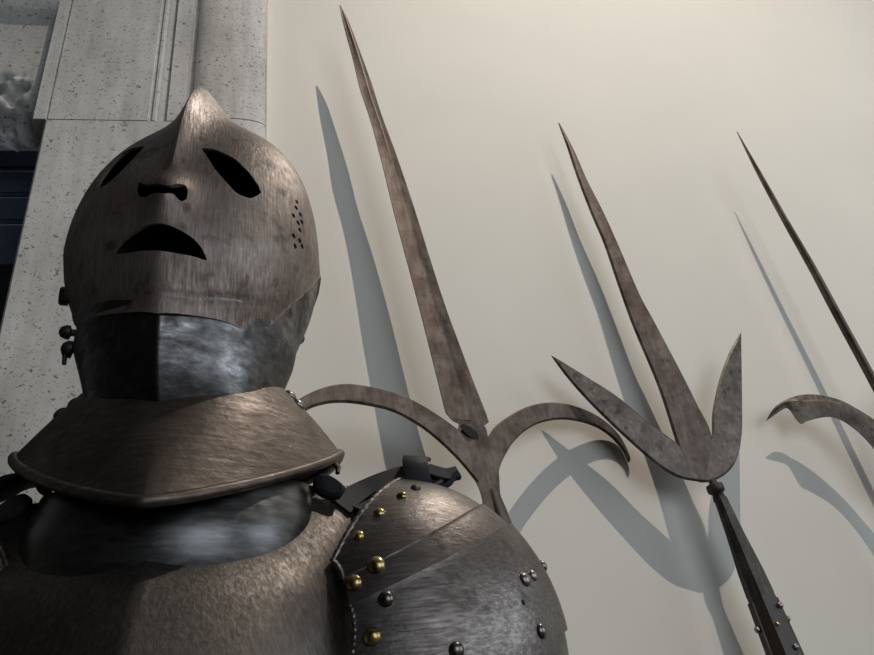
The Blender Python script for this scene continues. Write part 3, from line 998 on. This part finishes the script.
def strap(name, pts, wdir, w, t, mat, parent, n=40, taper=False):
    P = smooth_poly(pts, n)
    vs = []
    for i, p in enumerate(P):
        a = P[max(i - 1, 0)]; b = P[min(i + 1, n - 1)]
        d = (b - a) / np.linalg.norm(b - a)
        wd = np.array(wdir, float); wd -= d * (wd @ d); wd /= np.linalg.norm(wd)
        up = np.cross(d, wd)
        ww = w * (1 - .75 * max(0, (i / (n - 1) - .8) / .2) ** 2) if taper else w
        for a_, b_ in ((-1, -.7), (-.92, -1), (.92, -1), (1, -.7), (1, .7), (.92, 1), (-.92, 1), (-1, .7)):
            vs.append(p + wd * ww / 2 * a_ + up * t / 2 * b_)
    fs = grid_faces(n, 8, True) + [tuple(range(7, -1, -1)), tuple((n - 1) * 8 + k for k in range(8))]
    return link(name, vs, fs, mat, parent, True, math.radians(40))


strap('shoulder_strap', [at((340, 508), .55), at((350, 499), .56), at((364, 490), .57), at((384, 481), .578), at((404, 475), .584), at((424, 473), .59)], (.1, .55, .8), .019, .005, M['leather'], arm)
strap('shoulder_strap', [at((350, 508), .555), at((364, 502), .565), at((385, 496), .575), at((405, 488), .585), at((430, 486), .60), at((446, 494), .61), at((456, 503), .615)], (.1, .8, .6), .020, .004, M['leather'], arm)
strap('strap_keeper', [at((420, 489), .566), at((418, 480), .563), at((416, 468), .564), at((415, 461), .568), at((416, 458), .578), at((419, 459), .60)], (1, .1, -.1), .0215, .0035, M['leather'], arm)
strap('strap_end', [at((428, 470), .575), at((437, 473), .576), at((447, 475), .578), at((458, 473), .58)], (.2, .5, .9), .013, .005, M['leather'], arm)
strap('strap_end', [at((428, 480), .575), at((438, 485), .577), at((447, 483), .579), at((456, 474), .581)], (.3, .8, .5), .012, .005, M['leather'], arm)
tube('buckle', [at((408, 484), .566), at((420, 487), .568), at((432, 486), .572), at((441, 481), .576)], .003, M['iron_dark'], arm, 8)
# strap tabs either side of the neck plate
for sgn, px in ((1, [(315, 478), (313, 487), (319, 496), (329, 500), (339, 499), (343, 492), (336, 484), (325, 478)]),):
    c = np.array([at(p, .549) for p in smooth_poly(px, 40, True)])
    n_ = np.array([.35, -.85, .25]); n_ /= np.linalg.norm(n_)
    k = len(c)
    vs = [p for p in c] + [p + n_ * .005 for p in c] + [c.mean(0) * .25 + p * .75 + n_ * .007 for p in c]
    fs = [tuple(range(k - 1, -1, -1)), tuple(range(2 * k, 3 * k))] + [(i, (i + 1) % k, k + (i + 1) % k, k + i) for i in range(k)] + [(k + i, k + (i + 1) % k, 2 * k + (i + 1) % k, 2 * k + i) for i in range(k)]
    o = link('neck_tab', vs, fs, M['leather'], arm, True, math.radians(30))
    me = o.data.copy()
    for v in me.vertices: v.co.x = 2 * (OX) - v.co.x
    me.flip_normals()
    o2 = bpy.data.objects.new('neck_tab', me); COL.objects.link(o2); adopt(o2, arm)
tube('tab_tongue', [at((322, 478), .549), at((331, 483), .550), at((339, 488), .552)], .0022, M['iron_dark'], arm, 8)
strap('shoulder_strap', [at((43, 470), .53), at((42, 478), .53), at((44, 487), .535), at((50, 492), .54)], (.5, 1, .1), .010, .0035, M['leather'], arm)
strap('shoulder_strap', [at((-20, 500), .56), at((0, 490), .55), at((18, 482), .545), at((36, 480), .54), at((48, 484), .53)], (.15, 1, .1), .034, .0045, M['leather'], arm)

# ------------------------------------------------------------------ light
def lamp(name, kind, loc, target, energy, color, **kw):
    l = bpy.data.lights.new(name, kind); l.energy = energy; l.color = color
    for k, v in kw.items(): setattr(l, k, v)
    o = bpy.data.objects.new(name, l); COL.objects.link(o)
    o.location = loc
    o.rotation_euler = (Vector(target) - Vector(loc)).to_track_quat('-Z', 'Y').to_euler()
    return o


lamp('ceiling_spotlight', 'SPOT', LAMP, (.6, 1.3, .45), 1130, (1.0, .905, .795), spot_size=math.radians(55), spot_blend=1.0, shadow_soft_size=.012)
LB = np.array([1.62, 1.02, 4.45])
lamp('armor_spotlight', 'SPOT', LB, (-.05, .52, 1.62), 165, (1.0, .93, .84), spot_size=math.radians(17), spot_blend=.35, shadow_soft_size=.02)
lamp('window_daylight', 'AREA', (wm, Y0 - .02, (WZ0 + WZ1) / 2), (wm, 0, (WZ0 + WZ1) / 2), 52, (.85, .93, 1.0), shape='RECTANGLE', size=WX1 - WX0 - .1, size_y=WZ1 - WZ0 - .1)
vm = (VY0 + VY1) / 2
lamp('window_daylight', 'AREA', (X1 + .02, vm, (WZ0 + WZ1) / 2), (0, vm, (WZ0 + WZ1) / 2), 48, (.85, .93, 1.0), shape='RECTANGLE', size=VY1 - VY0 - .1, size_y=WZ1 - WZ0 - .1)
# added unseen housing for the wall spotlight, with a flap keeping light off armour
fx = empty('added_spotlight_fixture', LAMP, 'added unseen black spotlight housing with flaps that block light from the armour', 'lamp')
aim = np.array([0, 2.3, -4.1]); aim /= np.linalg.norm(aim)
tube('housing', [LAMP - aim * .20, LAMP - aim * .04, LAMP - aim * .02], [.055, .06, .06], M['black_and_dark'], fx, 24)
tube('bracket', [LAMP - aim * .12, np.array([LAMP[0], LAMP[1] - .09, ZC])], .012, M['black_and_dark'], fx, 10)
dd = np.array([0, .368, -1.0]); dd /= np.linalg.norm(dd)
dn = np.array([0, -1.0, -.368]); dn /= np.linalg.norm(dn)
vs = []
for k in (0, 1):
    for sx, t_, w_ in ((-1, .04, .05), (1, .04, .05), (1, .32, .22), (-1, .32, .22)):
        vs.append(LAMP + dd * t_ + np.array([sx * w_, 0, 0]) + dn * (.001 + k * .003 + (.3 - .3) ) )
link('added_light_flap', vs, [(3, 2, 1, 0), (4, 5, 6, 7)] + [(i, (i + 1) % 4, 4 + (i + 1) % 4, 4 + i) for i in range(4)], M['black_and_dark'], fx, False)
# second added flap blocks the light that would pass below the first
vs = []
for k in (0, 1):
    for sx, t_, o_ in ((-1, .32, 0), (1, .32, 0), (1, .18, .2), (-1, .18, .2)):
        vs.append(LAMP + dd * t_ + np.array([sx * .2, 0, 0]) + dn * (.002 + o_ + k * .003))
link('added_light_flap', vs, [(3, 2, 1, 0), (4, 5, 6, 7)] + [(i, (i + 1) % 4, 4 + (i + 1) % 4, 4 + i) for i in range(4)], M['black_and_dark'], fx, False)

w = bpy.data.worlds.new('World'); scene.world = w; w.use_nodes = True
bg = w.node_tree.nodes['Background']
bg.inputs['Color'].default_value = (.62, .78, 1.0, 1); bg.inputs['Strength'].default_value = 1.0

# ------------------------------------------------------------------ camera
cam = bpy.data.cameras.new('camera'); co = bpy.data.objects.new('camera', cam); COL.objects.link(co)
cam.sensor_width = 36; cam.lens = FPX / 874 * 36; cam.clip_start = .02
m = Matrix([list(r) for r in ROT]).to_4x4(); m.translation = Vector(EYE)
co.matrix_world = m
scene.camera = co
scene.view_settings.view_transform = 'Standard'; scene.view_settings.look = 'None'
scene.view_settings.gamma = 1; scene.view_settings.use_curve_mapping = False
scene.view_settings.exposure = 0.0
